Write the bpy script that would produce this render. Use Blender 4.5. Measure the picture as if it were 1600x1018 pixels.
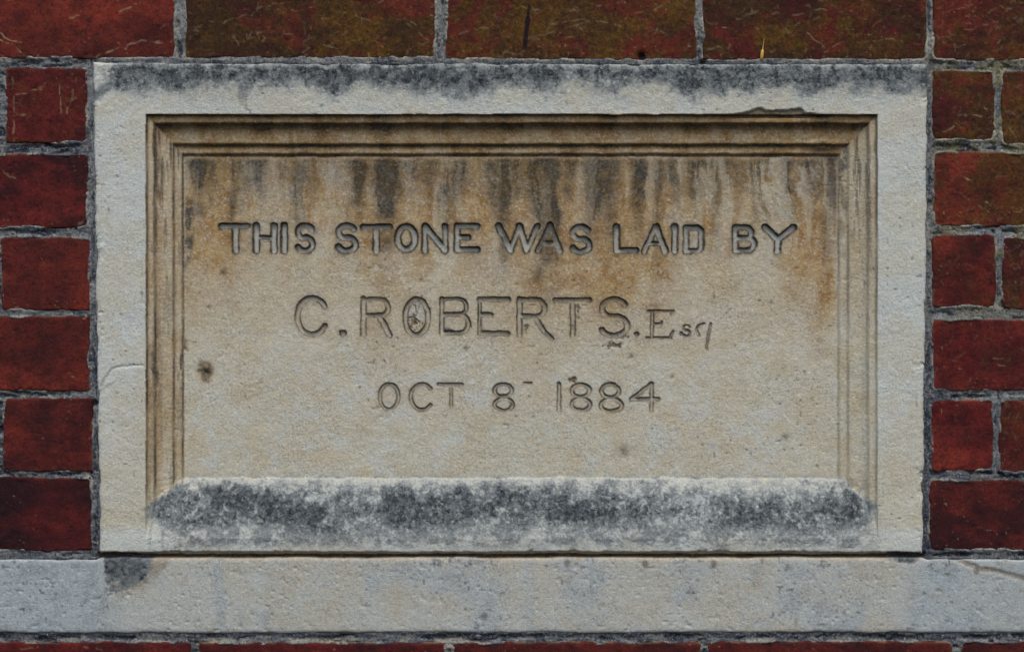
import bpy, math
import numpy as np
from mathutils import Vector

SC = bpy.context.scene
COL = SC.collection
for o in list(bpy.data.objects):
    bpy.data.objects.remove(o)

# ------------------------------------------------------------------ camera
ZC = 1.30                       # height of the picture's centre on the wall
DIST, PITCH = 1.60, math.radians(2.6)
PX = 0.000585                   # metres of wall per photo pixel at the centre
FOC = DIST / PX                 # focal length in photo pixels
cam_d = bpy.data.cameras.new('camera')
cam = bpy.data.objects.new('camera', cam_d); COL.objects.link(cam)
CAM = np.array([0.0, -DIST * math.cos(PITCH), ZC + DIST * math.sin(PITCH)])
cam.location = CAM
cam.rotation_euler = (math.pi / 2 - PITCH, 0, 0)
cam_d.sensor_width = 36.0
cam_d.sensor_fit = 'HORIZONTAL'
cam_d.lens = 36.0 * FOC / 1600.0
cam_d.clip_start, cam_d.clip_end = 0.05, 100.0
SC.camera = cam

# ------------------------------------------------------------------ light: soft overcast sky from above
SUN_EL, SUN_AZ = math.radians(58), math.radians(-28)     # azimuth measured from straight in front of the wall, minus = left
world = bpy.data.worlds.new('World'); SC.world = world
world.use_nodes = True
wn, wl = world.node_tree.nodes, world.node_tree.links
wn.clear()
sky = wn.new('ShaderNodeTexSky'); sky.sky_type = 'NISHITA'; sky.sun_disc = False
sky.sun_elevation = SUN_EL
sky.sun_rotation = math.pi - SUN_AZ * -1.0
sky.air_density, sky.dust_density, sky.ozone_density = 1.0, 4.0, 1.0
bg = wn.new('ShaderNodeBackground'); bg.inputs['Strength'].default_value = 0.15
wo = wn.new('ShaderNodeOutputWorld')
wl.new(sky.outputs[0], bg.inputs['Color']); wl.new(bg.outputs[0], wo.inputs['Surface'])

sun_d = bpy.data.lights.new('sun', 'SUN'); sun_d.energy = 1.5; sun_d.angle = math.radians(24)
sun_d.color = (1.0, 0.98, 0.945)
sun = bpy.data.objects.new('sun', sun_d); COL.objects.link(sun)
to_sun = Vector((math.sin(SUN_AZ) * math.cos(SUN_EL), -math.cos(SUN_AZ) * math.cos(SUN_EL), math.sin(SUN_EL)))
sun.rotation_euler = to_sun.to_track_quat('Z', 'Y').to_euler()
sun.location = (-1.0, -2.0, 4.0)

SC.view_settings.view_transform = 'Standard'
SC.view_settings.look = 'None'
SC.view_settings.exposure = 0.02
SC.view_settings.gamma = 1.0
SC.view_settings.use_curve_mapping = False

# ------------------------------------------------------------------ measuring the photograph: picture point -> point of the wall plane
def wall(u, v):
    """photo pixel -> (x, z) on the plane of the wall face (y = 0)"""
    a = (np.asarray(u, float) - 800.0) / FOC
    b = (509.0 - np.asarray(v, float)) / FOC
    cp, sp = math.cos(PITCH), math.sin(PITCH)
    dy = cp + b * sp
    dz = -sp + b * cp
    t = -CAM[1] / dy
    return a * t, CAM[2] + dz * t

PANEL_D = 18.0                                       # depth of the sunk panel, mm
KQ = 1.0 + PANEL_D * 0.001 / DIST
def Q(u, v):                                         # photo pixel of something on the sunk panel -> same place in wall pixels
    return 800 + (u - 800) * KQ, 509 + (v - 509) * KQ

# ------------------------------------------------------------------ noise
def _hash(ix, iy, seed):
    h = (ix.astype(np.int64) * 374761393 + iy.astype(np.int64) * 668265263 + seed * 1274126177) & 0xFFFFFFFF
    h = ((h ^ (h >> 13)) * 1274126177) & 0xFFFFFFFF
    h = ((h ^ (h >> 16)) * 2246822519) & 0xFFFFFFFF
    return ((h ^ (h >> 15)) & 0xFFFF) / 65535.0

def vn(x, y, s, seed=0, sy=None):                    # value noise, 0..1, feature size s (and sy)
    fx, fy = x / s + 137.3 * (seed % 7), y / (sy or s) + 71.9 * (seed % 11)
    ix, iy = np.floor(fx), np.floor(fy)
    tx, ty = fx - ix, fy - iy
    tx = tx * tx * tx * (tx * (tx * 6 - 15) + 10); ty = ty * ty * ty * (ty * (ty * 6 - 15) + 10)
    a = _hash(ix, iy, seed); b = _hash(ix + 1, iy, seed)
    c = _hash(ix, iy + 1, seed); d = _hash(ix + 1, iy + 1, seed)
    return (a + (b - a) * tx) * (1 - ty) + (c + (d - c) * tx) * ty

def fbm(x, y, s, seed=0, octv=4, sy=None, gain=0.5):
    out = 0.0; amp = 1.0; tot = 0.0
    for k in range(octv):
        out = out + amp * vn(x * (1 + .03 * k) + (.37 * k * y if sy is None else 0), y - .29 * k * x if sy is None else y, s / 2 ** k, seed + 17 * k, None if sy is None else sy / 2 ** k)
        tot += amp; amp *= gain
    return out / tot

def ss(a, b, x):
    t = np.clip((x - a) / (b - a), 0, 1)
    return t * t * (3 - 2 * t)

def gauss(x, c, w):
    return np.exp(-((x - c) / w) ** 2)

# ------------------------------------------------------------------ materials
class NT:
    def __init__(s, name, rough=0.9, spec=0.25):
        s.m = bpy.data.materials.new(name); s.m.use_nodes = True
        s.n, s.l = s.m.node_tree.nodes, s.m.node_tree.links
        s.n.clear()
        s.out = s.n.new('ShaderNodeOutputMaterial'); s.p = s.n.new('ShaderNodeBsdfPrincipled')
        s.p.inputs['Roughness'].default_value = rough
        s.p.inputs['Specular IOR Level'].default_value = spec
        s.l.new(s.p.outputs[0], s.out.inputs['Surface'])
        s.tc = s.n.new('ShaderNodeTexCoord')
    def put(s, sock, v):
        if hasattr(v, 'links'): s.l.new(v, sock)
        elif isinstance(v, (tuple, list)): sock.default_value = (*v, 1.0)[:len(sock.default_value)]
        else: sock.default_value = v
    def noise(s, size, detail=3.0, rough=0.55, seed=0.0, stretch=None):
        t = s.n.new('ShaderNodeTexNoise'); t.inputs['Scale'].default_value = 1.0 / size
        t.inputs['Detail'].default_value = detail; t.inputs['Roughness'].default_value = rough
        mp = s.n.new('ShaderNodeMapping'); mp.inputs['Location'].default_value = (seed, seed * .7, seed * 1.3)
        if stretch: mp.inputs['Scale'].default_value = stretch
        s.l.new(s.tc.outputs['Object'], mp.inputs['Vector']); s.l.new(mp.outputs[0], t.inputs['Vector'])
        return t.outputs['Fac']
    def ramp(s, v, lo, hi, a=0.0, b=1.0):
        r = s.n.new('ShaderNodeMapRange'); r.interpolation_type = 'SMOOTHSTEP'
        s.put(r.inputs['Value'], v)
        for k, x in zip(('From Min', 'From Max', 'To Min', 'To Max'), (lo, hi, a, b)): r.inputs[k].default_value = x
        return r.outputs['Result']
    def math(s, op, a, b):
        r = s.n.new('ShaderNodeMath'); r.operation = op
        s.put(r.inputs[0], a); s.put(r.inputs[1], b)
        return r.outputs[0]
    def mix(s, fac, a, b, blend='MIX'):
        r = s.n.new('ShaderNodeMix'); r.data_type = 'RGBA'; r.blend_type = blend
        s.put(r.inputs[0], fac); s.put(r.inputs[6], a); s.put(r.inputs[7], b)
        return r.outputs[2]
    def dissolve(s, f, n, amt, w=.34):       # breaks a stain's soft edge up into grains
        return s.ramp(s.math('ADD', f, s.math('MULTIPLY', s.math('SUBTRACT', n, .5), amt)), .5 - w, .5 + w)
    def grains(s, f, n, amt):               # a wash that settles unevenly on the grain of the stone
        k = s.math('ADD', 1.0, s.math('MULTIPLY', s.math('SUBTRACT', n, .5), amt))
        r = s.n.new('ShaderNodeMath'); r.operation = 'MULTIPLY'; r.use_clamp = True
        s.put(r.inputs[0], f); s.put(r.inputs[1], k)
        return r.outputs[0]
    def attr(s, name):
        a = s.n.new('ShaderNodeAttribute'); a.attribute_name = name
        sp = s.n.new('ShaderNodeSeparateColor'); s.l.new(a.outputs['Color'], sp.inputs[0])
        return sp.outputs[0], sp.outputs[1], sp.outputs[2], a.outputs['Alpha']
    def bump(s, h, dist, strength=1.0):
        b = s.n.new('ShaderNodeBump'); b.inputs['Distance'].default_value = dist; b.inputs['Strength'].default_value = strength
        s.put(b.inputs['Height'], h); s.l.new(b.outputs[0], s.p.inputs['Normal'])
    def color(s, c): s.put(s.p.inputs['Base Color'], c)

def stone_material(name, light, warm, film):
    t = NT(name, 0.95, 0.12)
    rust, streak, crust, pale = t.attr('stain')
    gr1, gr2, gr3 = t.noise(0.0030, 5.0, .8, 21.0), t.noise(0.0026, 5.0, .8, 31.0), t.noise(0.0034, 5.0, .8, 41.0)
    rust = t.grains(rust, gr1, 1.6); streak = t.grains(streak, gr2, 1.8); crust = t.grains(crust, gr3, 2.0); pale = t.grains(pale, gr2, 1.4)
    c = t.mix(t.ramp(t.noise(0.030, 4.0, .6, 1.0), .35, .68), light, warm)
    c = t.mix(pale, c, film)
    c = t.mix(rust, c, t.mix(t.ramp(t.noise(0.012, 4.0, .65, 6.0), .35, .65), (0.285, 0.152, 0.040), (0.40, 0.275, 0.115)))
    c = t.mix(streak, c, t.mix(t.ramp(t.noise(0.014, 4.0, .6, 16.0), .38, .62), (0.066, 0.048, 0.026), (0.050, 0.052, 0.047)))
    c = t.mix(t.ramp(crust, 0, .50, 0, .92), c, (0.205, 0.233, 0.238))
    c = t.mix(t.ramp(crust, .30, .95), c, t.mix(t.ramp(t.noise(0.0045, 4.0, .7, 4.0), .36, .66), (0.019, 0.025, 0.030), (0.098, 0.118, 0.132)))
    g = t.noise(0.0021, 3.0, .75, 2.0)
    c = t.mix(t.math('MULTIPLY', t.ramp(g, .30, .54, .72, .0), t.ramp(t.noise(0.05, 3.0, .6, 51.0), .35, .65, .35, 1.0)), c, t.mix(.62, c, (0.055, 0.055, 0.052)))
    c = t.mix(t.ramp(t.noise(0.0023, 3.0, .75, 9.0), .50, .72, 0, .60), c, t.mix(t.math('SUBTRACT', .5, t.math('MULTIPLY', t.math('MAXIMUM', crust, streak), .40)), c, (0.88, 0.92, 0.94)))
    t.color(c)
    h = t.math('ADD', t.math('MULTIPLY', g, 0.8), t.noise(0.0011, 2.0, .6, 3.0))
    t.bump(h, 0.0007, 0.7)
    return t.m

M_STONE = stone_material('weathered_limestone', (0.535, 0.52, 0.42), (0.505, 0.458, 0.325), (0.53, 0.575, 0.55))
M_LEDGE = stone_material('band_limestone', (0.435, 0.462, 0.432), (0.435, 0.432, 0.37), (0.35, 0.41, 0.44))

def brick_material():
    t = NT('red_brick', 0.75, 0.05)
    olive, soot, scratch, bright = t.attr('stain')
    n1 = t.ramp(t.noise(0.012, 5.0, .65, 1.0), .3, .7)
    c = t.mix(n1, (0.088, 0.0125, 0.0155), (0.145, 0.0190, 0.0195))
    oi = t.n.new('ShaderNodeObjectInfo')
    c = t.mix(t.math('MULTIPLY', oi.outputs['Random'], .6), c, (0.105, 0.026, 0.018))
    c = t.mix(bright, c, (0.255, 0.040, 0.026))
    c = t.mix(t.dissolve(olive, t.noise(0.0036, 5.0, .8, 23.0), 1.5, .55), c, t.mix(t.ramp(t.noise(0.004, 4.0, .7, 5.0), .35, .65), (0.062, 0.042, 0.008), (0.150, 0.076, 0.018)))
    c = t.mix(soot, c, (0.014, 0.010, 0.014))
    c = t.mix(t.ramp(t.noise(0.020, 6.0, .72, 13.0), .36, .58, .55, 0), c, (0.030, 0.013, 0.014))
    c = t.mix(t.ramp(t.noise(0.007, 5.0, .75, 17.0), .55, .75, 0, .45), c, (0.115, 0.040, 0.018))
    sp = t.noise(0.0024, 4.0, .8, 7.0)
    c = t.mix(t.ramp(sp, .34, .54, .62, 0), c, (0.018, 0.009, 0.011))
    c = t.mix(t.ramp(t.noise(0.0028, 2.0, .8, 11.0), .64, .80, 0, .22), c, (0.34, 0.20, 0.10))
    c = t.mix(scratch, c, (0.42, 0.33, 0.19))
    t.color(c)
    t.put(t.p.inputs['Roughness'], t.ramp(n1, 0, 1, .72, .55))
    t.bump(t.math('ADD', sp, t.noise(0.0012, 3.0, .7, 3.0)), 0.0007, 0.8)
    return t.m
M_BRICK = brick_material()

def mortar_material():
    t = NT('old_pointing_mortar', 0.95, 0.2)
    pale, dark, green, warm = t.attr('stain')
    c = t.mix(t.ramp(t.noise(0.006, 4.0, .65), .3, .7), (0.120, 0.136, 0.152), (0.24, 0.255, 0.262))
    c = t.mix(dark, c, t.mix(t.ramp(t.noise(0.003, 3.0, .7, 2.0), .4, .7), (0.014, 0.018, 0.032), (0.07, 0.088, 0.125)))
    c = t.mix(green, c, (0.18, 0.165, 0.07))
    c = t.mix(pale, c, (0.38, 0.37, 0.31))
    c = t.mix(warm, c, (0.13, 0.075, 0.030))
    g = t.noise(0.0026, 4.0, .75, 6.0)
    c = t.mix(t.ramp(g, .32, .55, .85, 0), c, (0.025, 0.028, 0.034))
    c = t.mix(t.ramp(t.noise(0.0016, 2.0, .7, 8.0), .54, .72, 0, .55), c, (0.50, 0.50, 0.45))
    t.color(c); t.bump(g, 0.0016, 1.0)
    return t.m
M_MORTAR = mortar_material()

# ------------------------------------------------------------------ mesh building
def make_mesh(name, co, faces, stain, mat, parent):
    """co (n,3), faces (m,4) int array or list of arrays, stain (n,4)"""
    me = bpy.data.meshes.new(name)
    quads = faces[0] if isinstance(faces, list) else faces
    extra = faces[1] if isinstance(faces, list) else []
    n, m = len(co), len(quads)
    ex_loops = [i for f in extra for i in f]
    me.vertices.add(n); me.vertices.foreach_set('co', np.ascontiguousarray(co, np.float32).ravel())
    me.loops.add(m * 4 + len(ex_loops))
    me.loops.foreach_set('vertex_index', np.concatenate([quads.ravel(), np.array(ex_loops, int)]).astype(np.int32))
    me.polygons.add(m + len(extra))
    st = [*range(0, m * 4, 4)]; k = m * 4
    for f in extra: st.append(k); k += len(f)
    me.polygons.foreach_set('loop_start', np.array(st, np.int32))
    me.polygons.foreach_set('use_smooth', np.ones(m + len(extra), bool))
    at = me.attributes.new('stain', 'FLOAT_COLOR', 'POINT')
    at.data.foreach_set('color', np.ascontiguousarray(np.clip(stain, 0, 1), np.float32).ravel())
    me.materials.append(mat)
    me.update(calc_edges=True); me.validate()
    o = bpy.data.objects.new(name, me); COL.objects.link(o)
    if parent: o.parent = parent
    return o

def grid_faces(ny, nx):
    i = np.arange(ny * nx).reshape(ny, nx)
    # rows run downward in the photo; winding so that the normal looks out of the wall (-Y)
    return np.stack([i[:-1, :-1], i[1:, :-1], i[1:, 1:], i[:-1, 1:]], -1)      # (ny-1, nx-1, 4)

def border_loop(ny, nx):
    i = np.arange(ny * nx).reshape(ny, nx)
    return np.concatenate([i[0, :-1], i[:-1, -1], i[-1, :0:-1], i[:0:-1, 0]])

def skirt(co, stain, loop, depth, taper=0.0):
    """extrude a border loop back into the wall and close it"""
    n = len(co)
    back = co[loop].copy(); back[:, 1] = depth
    j = np.arange(len(loop)); k = (j + 1) % len(loop)
    sides = np.stack([loop[j], loop[k], n + k, n + j], -1)
    return np.vstack([co, back]), np.vstack([stain, stain[loop]]), sides, [list(range(n, n + len(loop)))]

def to_world(X, Y, H, base):
    x, z = wall(X, Y)
    return np.stack([x - base[0], -np.asarray(H) * 0.001 - base[1], z - base[2]], -1).reshape(-1, 3)

def empty(name, base, label, cat):
    e = bpy.data.objects.new(name, None); COL.objects.link(e)
    e.location = base; e.empty_display_size = 0.05
    e['label'] = label; e['category'] = cat
    return e

def seg_dist(X, Y, pts):
    d = np.full(X.shape, 1e9)
    for (x0, y0), (x1, y1) in zip(pts[:-1], pts[1:]):
        dx, dy = x1 - x0, y1 - y0
        L = dx * dx + dy * dy + 1e-9
        t = np.clip(((X - x0) * dx + (Y - y0) * dy) / L, 0, 1)
        d = np.minimum(d, np.hypot(X - x0 - t * dx, Y - y0 - t * dy))
    return d

# ================================================================== THE BRICK WALL
BW = (0.0, 0.0, wall(800, 1122)[1])
wall_root = empty('brick_wall', BW, 'old dark red brick wall with sooty grey mortar joints round the carved stone', 'wall')
# (x0, y0, x1, y1, olive, soot, bright, fine)
BR = [
    # course over the stone
    (-128, -28, 273, 91, .10, .10, .55, 1), (290, -28, 681, 90, .62, .34, .10, 1), (697, -27, 1088, 93, .62, .12, .26, 1),
    (1098, -27, 1448, 94, .55, .28, .05, 1), (1458, -27, 1858, 94, .40, .20, .15, 1),
    # left of the stone
    (-190, 107, -4, 222, .1, .2, .1, 0), (10, 107, 136, 223, .16, .15, .12, 1), (-190, 241, 137, 356, .03, .45, .12, 1),
    (-190, 371, -9, 484, .1, .2, .1, 0), (3, 371, 140, 484, .02, .12, .30, 1), (-190, 494, 140, 610, .0, .22, .25, 1),
    (-190, 621, -9, 735, .1, .2, .1, 0), (5, 622, 144, 735, .0, .25, .15, 1), (-190, 746, 143, 859, .0, .62, .0, 1),
    # right of the stone
    (1458, 111, 1554, 219, .45, .22, .12, 1), (1566, 111, 1760, 226, .50, .30, .05, 1), (1460, 238, 1790, 353, .42, .05, .35, 1),
    (1457, 367, 1556, 479, .18, .12, .35, 1), (1567, 371, 1760, 481, .40, .35, .10, 1), (1457, 499, 1790, 609, .16, .05, .45, 1),
    (1456, 625, 1552, 736, .04, .08, .38, 1), (1561, 625, 1760, 738, .22, .12, .25, 1), (1454, 750, 1790, 859, .03, .42, .10, 1),
    # course under the stone band
    (-100, 1003, 297, 1118, .05, .18, .12, 1), (312, 1004, 695, 1118, .03, .25, .12, 1), (707, 1003, 1094, 1118, .03, .18, .12, 1),
    (1107, 1002, 1487, 1118, .04, .25, .10, 1), (1503, 1002, 1860, 1118, .04, .30, .08, 1),
]
ROOTS = {  # pale traces that climbing plants left on single bricks
    0: [[(152, 90), (165, 84), (180, 77), (186, 74), (196, 76), (202, 71), (212, 66), (226, 63), (240, 65), (258, 68), (266, 66)], [(186, 74), (184, 66)],
        [(-3, 50), (8, 58), (20, 64), (33, 67)], [(0, 62), (14, 70), (24, 74), (32, 81)], [(110, 28), (122, 25)], [(186, 20), (196, 14), (212, 8)], [(160, 56), (175, 50)], [(250, 44), (262, 34), (270, 29)],
        [(40, 90), (60, 88)]],
    1: [[(350, 36), (362, 30), (374, 26), (388, 22)], [(380, 66), (392, 56), (408, 50), (425, 46)], [(300, 44), (315, 39)], [(430, 24), (450, 18), (470, 16), (500, 8)], [(540, 20), (560, 28), (590, 36)],
        [(620, 30), (640, 40), (655, 52), (668, 62)], [(400, 14), (420, 8), (444, 4)], [(610, 16), (630, 24), (648, 38)]],
    2: [[(705, 60), (730, 50), (752, 44), (770, 40)], [(800, 8), (830, 14), (860, 20)], [(850, 40), (880, 34), (905, 30), (940, 34), (970, 42), (1000, 56)], [(820, 60), (860, 52), (890, 44), (920, 30)],
        [(890, 18), (930, 10), (960, 4)], [(1010, 40), (1040, 52), (1062, 60)], [(990, 20), (1020, 16), (1036, 10)]],
    3: [[(1240, 24), (1262, 20), (1280, 15), (1300, 17), (1330, 19)], [(1340, 70), (1362, 64), (1392, 60), (1410, 66)], [(1150, 30), (1180, 20), (1206, 6)], [(1262, 48), (1270, 62), (1290, 74)],
        [(1290, 80), (1306, 72), (1320, 66)]],
    4: [[(1466, 4), (1480, 10), (1490, 4)], [(1545, 62), (1560, 58), (1570, 62)], [(1490, 70), (1492, 80)], [(1530, 40), (1560, 34), (1592, 30)], [(1572, 14), (1600, 10)]],
    6: [[(20, 118), (21, 160), (22, 222)], [(21, 150), (45, 144), (68, 134)], [(93, 128), (94, 150), (95, 178)], [(120, 122), (112, 150), (104, 175)], [(24, 178), (40, 182)], [(104, 158), (120, 154)]],
    7: [[(122, 350), (134, 340), (137, 326)], [(2, 262), (10, 272), (24, 280)], [(0, 352), (16, 354)]],
    14: [[(1495, 180), (1520, 181), (1550, 183)], [(1466, 210), (1484, 202), (1490, 196)], [(1535, 166), (1548, 172)]],
    15: [[(1566, 176), (1590, 170)], [(1575, 200), (1588, 214)]],
    16: [[(1490, 297), (1512, 310), (1530, 322), (1545, 332)], [(1540, 316), (1566, 324), (1590, 332), (1600, 326)], [(1508, 276), (1516, 282)]],
    19: [[(1484, 586), (1486, 596)], [(1552, 560), (1572, 560)], [(1560, 568), (1568, 572)]],
    20: [[(1504, 680), (1514, 680)]],
    23: [[(30, 1012), (60, 1010)], [(120, 1008), (160, 1014)]],
}

def brick_sdf(X, Y):
    d = np.full(X.shape, 1e9)
    for (x0, y0, x1, y1, *_) in BR:
        r = 7.0
        qx = np.abs(X - (x0 + x1) / 2) - (x1 - x0) / 2 + r
        qy = np.abs(Y - (y0 + y1) / 2) - (y1 - y0) / 2 + r
        d = np.minimum(d, np.hypot(np.maximum(qx, 0), np.maximum(qy, 0)) + np.minimum(np.maximum(qx, qy), 0) - r)
    return d

brick_objs = []
for bi, (x0, y0, x1, y1, olive, soot, bright, fine) in enumerate(BR):
    x0, y0, x1, y1 = x0 - .8, y0 - .8, x1 + .8, y1 + .8
    res = 1.6 if fine else 5.0
    vx0, vx1 = x0, x1
    nx = int((x1 - x0) / res) + 1; ny = int((y1 - y0) / res) + 1
    U, V = np.meshgrid(np.linspace(x0, x1, nx), np.linspace(y0, y1, ny))
    e = np.minimum(np.minimum(U - x0, x1 - U), np.minimum(V - y0, y1 - V))      # distance to the edge
    X, Y = U.copy(), V.copy()
    rs = np.random.RandomState(bi + 5)
    for cx, sx in ((x0, 1), (x1, -1)):
        for cy, sy in ((y0, 1), (y1, -1)):                                       # each corner worn to its own radius
            r = rs.uniform(2.5, 6) if x0 < 1000 or y0 < 100 else rs.uniform(6, 14)
            a = np.clip((cx + sx * r - U) * sx / r, 0, 1); b = np.clip((cy + sy * r - V) * sy / r, 0, 1)
            mk = (a > 0) & (b > 0)
            X[mk] = (cx + sx * r - sx * r * a * np.sqrt(1 - b * b / 2))[mk]
            Y[mk] = (cy + sy * r - sy * r * b * np.sqrt(1 - a * a / 2))[mk]
    edge = np.exp(-e / 14.0)
    X += edge * ((fbm(U, V, 40, 40 + bi, 5, gain=.6) - .5) * 5); Y += edge * ((fbm(U, V, 40, 80 + bi, 5, gain=.6) - .5) * 5)
    tiltx, tilty = rs.uniform(-.6, .6), rs.uniform(-.5, .5)
    H = (fbm(U, V, 70, 120 + bi, 3) - .5) * 1.0 + (fbm(U, V, 14, 160 + bi, 4) - .5) * .9 + tiltx * (U - (x0 + x1) / 2) / (x1 - x0) + tilty * (V - (y0 + y1) / 2) / (y1 - y0)
    H -= .35 * np.clip((vn(U, V, 5, 3 + bi) - .78) * 6, 0, 1)                     # pits
    H -= 1.2 * np.exp(-e / .8) + 1.6 * ss(.58, .75, fbm(U, V, 16, 200 + bi, 4)) * np.exp(-e / 4.0)
    # stains
    n1 = fbm(U, V, 60, 240 + bi, 5); n2 = fbm(U, V, 26, 280 + bi, 5, gain=.65); n3 = fbm(U, V, 90, 320 + bi, 4, sy=40)
    nm = n1 * .5 + n2 * .5
    ol = np.clip(olive * 1.25 * ss(.34, .62, nm + .22 * (olive - .4)) + .30 * olive, 0, 1) * (0.35 + 1.0 * fbm(U, V, 11, 290 + bi, 4, gain=.7))
    so = np.clip(ss(.40, .66, n3 * .6 + n2 * .4 + .25 * (soot - .35)) * (.25 + soot) + soot * .35 * gauss(V, y0, 26), 0, .88)
    if bi == 13: so = np.clip(.45 + .45 * ss(.35, .65, n3) - .35 * gauss(U, 90, 45), 0, .9)
    ol = np.clip(ol * 1.25, 0, .95)
    br = np.clip(bright * 2.0 * ss(.38, .72, fbm(U, V, 110, 360 + bi, 3)), 0, 1)
    if bi == 0: br = np.clip(br + .5 * gauss(U, 20, 120) * gauss(V, 5, 50), 0, .9)
    sc = np.zeros_like(U)
    wob = (fbm(U, V, 9, 7, 2) - .5) * 5; wob2 = (fbm(U, V, 9, 19, 2) - .5) * 5
    for pl in ROOTS.get(bi, []):
        d = seg_dist(U + wob, V + wob2, pl)
        line = ss(1.9, .2, d) * ss(.35, .70, fbm(U, V, 9, 77, 3)) * (.60 if bi in (0, 14, 16) else .42 if bi == 6 else .30)
        sc = np.maximum(sc, line)
    H += .15 * sc
    # faint hair-line network that old rootlets left on the mossy bricks
    if olive > .12 and fine:
        for k in range(int(8 + 190 * olive * (x1 - x0) / 400)):
            px, py = rs.uniform(max(x0, -5), min(x1, 1605)), rs.uniform(max(y0, -5), y1)
            ang = rs.choice([-.35, -.35, .5, -1.2]) + rs.normal(0, .25); ln = rs.uniform(4, 22)
            pl = [(px, py)]
            for q in range(3):
                ang += rs.normal(0, .3); px += math.cos(ang) * ln / 3; py += math.sin(ang) * ln / 3; pl.append((px, py))
            bx = (U > min(p[0] for p in pl) - 6) & (U < max(p[0] for p in pl) + 6) & (V > min(p[1] for p in pl) - 6) & (V < max(p[1] for p in pl) + 6)
            if bx.any():
                d = seg_dist((U + wob)[bx], (V + wob2)[bx], pl)
                sc[bx] = np.maximum(sc[bx], ss(1.4, .1, d) * rs.uniform(.05, .30 if y0 < 0 else .15) * ss(.35, .6, vn(U, V, 7, 91)[bx]))
    sc = np.maximum(sc, .45 * ss(.93, .985, vn(U, V, 3.0, 55 + bi)) * ss(.45, .7, vn(U, V, 40, 66 + bi)))
    sc = np.maximum(sc, .30 * np.exp(-e / 1.3) * ss(.5, .7, vn(U, V, 18, 31 + bi)))   # lime along the arrises
    if bi == 2:                                                                    # dark blue paint smear
        mk = ss(4.6, 2.8, seg_dist(U, V, [(820, 74), (823, 45), (825, 27)])) 
        mk2 = ss(2.6, .8, seg_dist(U, V, [(824, 30), (827, 8)]))
        hole = np.exp(-((U - 1004) ** 2 + (V - 88) ** 2) / 45.0); H -= 4 * hole; so = np.maximum(so, ss(.2, .6, hole))  # hole: a dent, its inner shade painted black through the soot mask
        so = np.maximum(so, np.maximum(mk, mk2) * .97); sc *= 1 - np.maximum(mk, mk2)
    st = np.stack([ol, so, sc, br], -1).reshape(-1, 4)
    co = to_world(X, Y, H, BW)
    f = grid_faces(ny, nx).reshape(-1, 4)
    co, st, sides, back = skirt(co, st, border_loop(ny, nx), 0.085)
    b = make_mesh('brick', co, [np.vstack([f, sides]), back], st, M_BRICK, wall_root)
    brick_objs.append(b)

# the yellow paint run on the brick over the stone: a raised drip
def paint_drip(parent):
    t = NT('yellow_paint', 0.45, 0.4); t.color(t.mix(t.noise(0.003, 3), (0.50, 0.30, 0.035), (0.62, 0.40, 0.08)))
    path = [(1194, 60, .3), (1193, 66, .5), (1192, 73, .6), (1191.6, 77.5, .7), (1191.2, 79, 2.2), (1190.6, 84, 2.5), (1190, 90, 2.4), (1189.8, 92.5, 1.6), (1189.8, 93.5, .5)]
    co, q = [], []
    for (u, v, r) in path:
        for a in range(7):
            an = math.pi * a / 6
            x, z = wall(u - r * math.cos(an), v)
            co.append((float(x) - BW[0], -(.0010 + .0011 * math.sin(an) * r / 2.5) - BW[1], float(z) - BW[2]))
    for i in range(len(path) - 1):
        for a in range(6):
            q.append((i * 7 + a, (i + 1) * 7 + a, (i + 1) * 7 + a + 1, i * 7 + a + 1))
    o = make_mesh('paint_drip', np.array(co), np.array(q), np.zeros((len(co), 4)), t.m, parent)
    o['label'] = 'small yellow paint drip'
paint_drip(brick_objs[3])

# ---- stone and band outlines (photo pixels): corners tl, tr, br, bl
ST = ((146, 98.5), (1449.5, 100.5), (1441, 865), (157, 865.5))
LEDGE_Y0, LEDGE_Y1 = 871.5, 988
def stone_edges(Y):
    t = (Y - 99) / 766.0
    return 146 + 11 * t, 1449.5 - 8.5 * t

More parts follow.
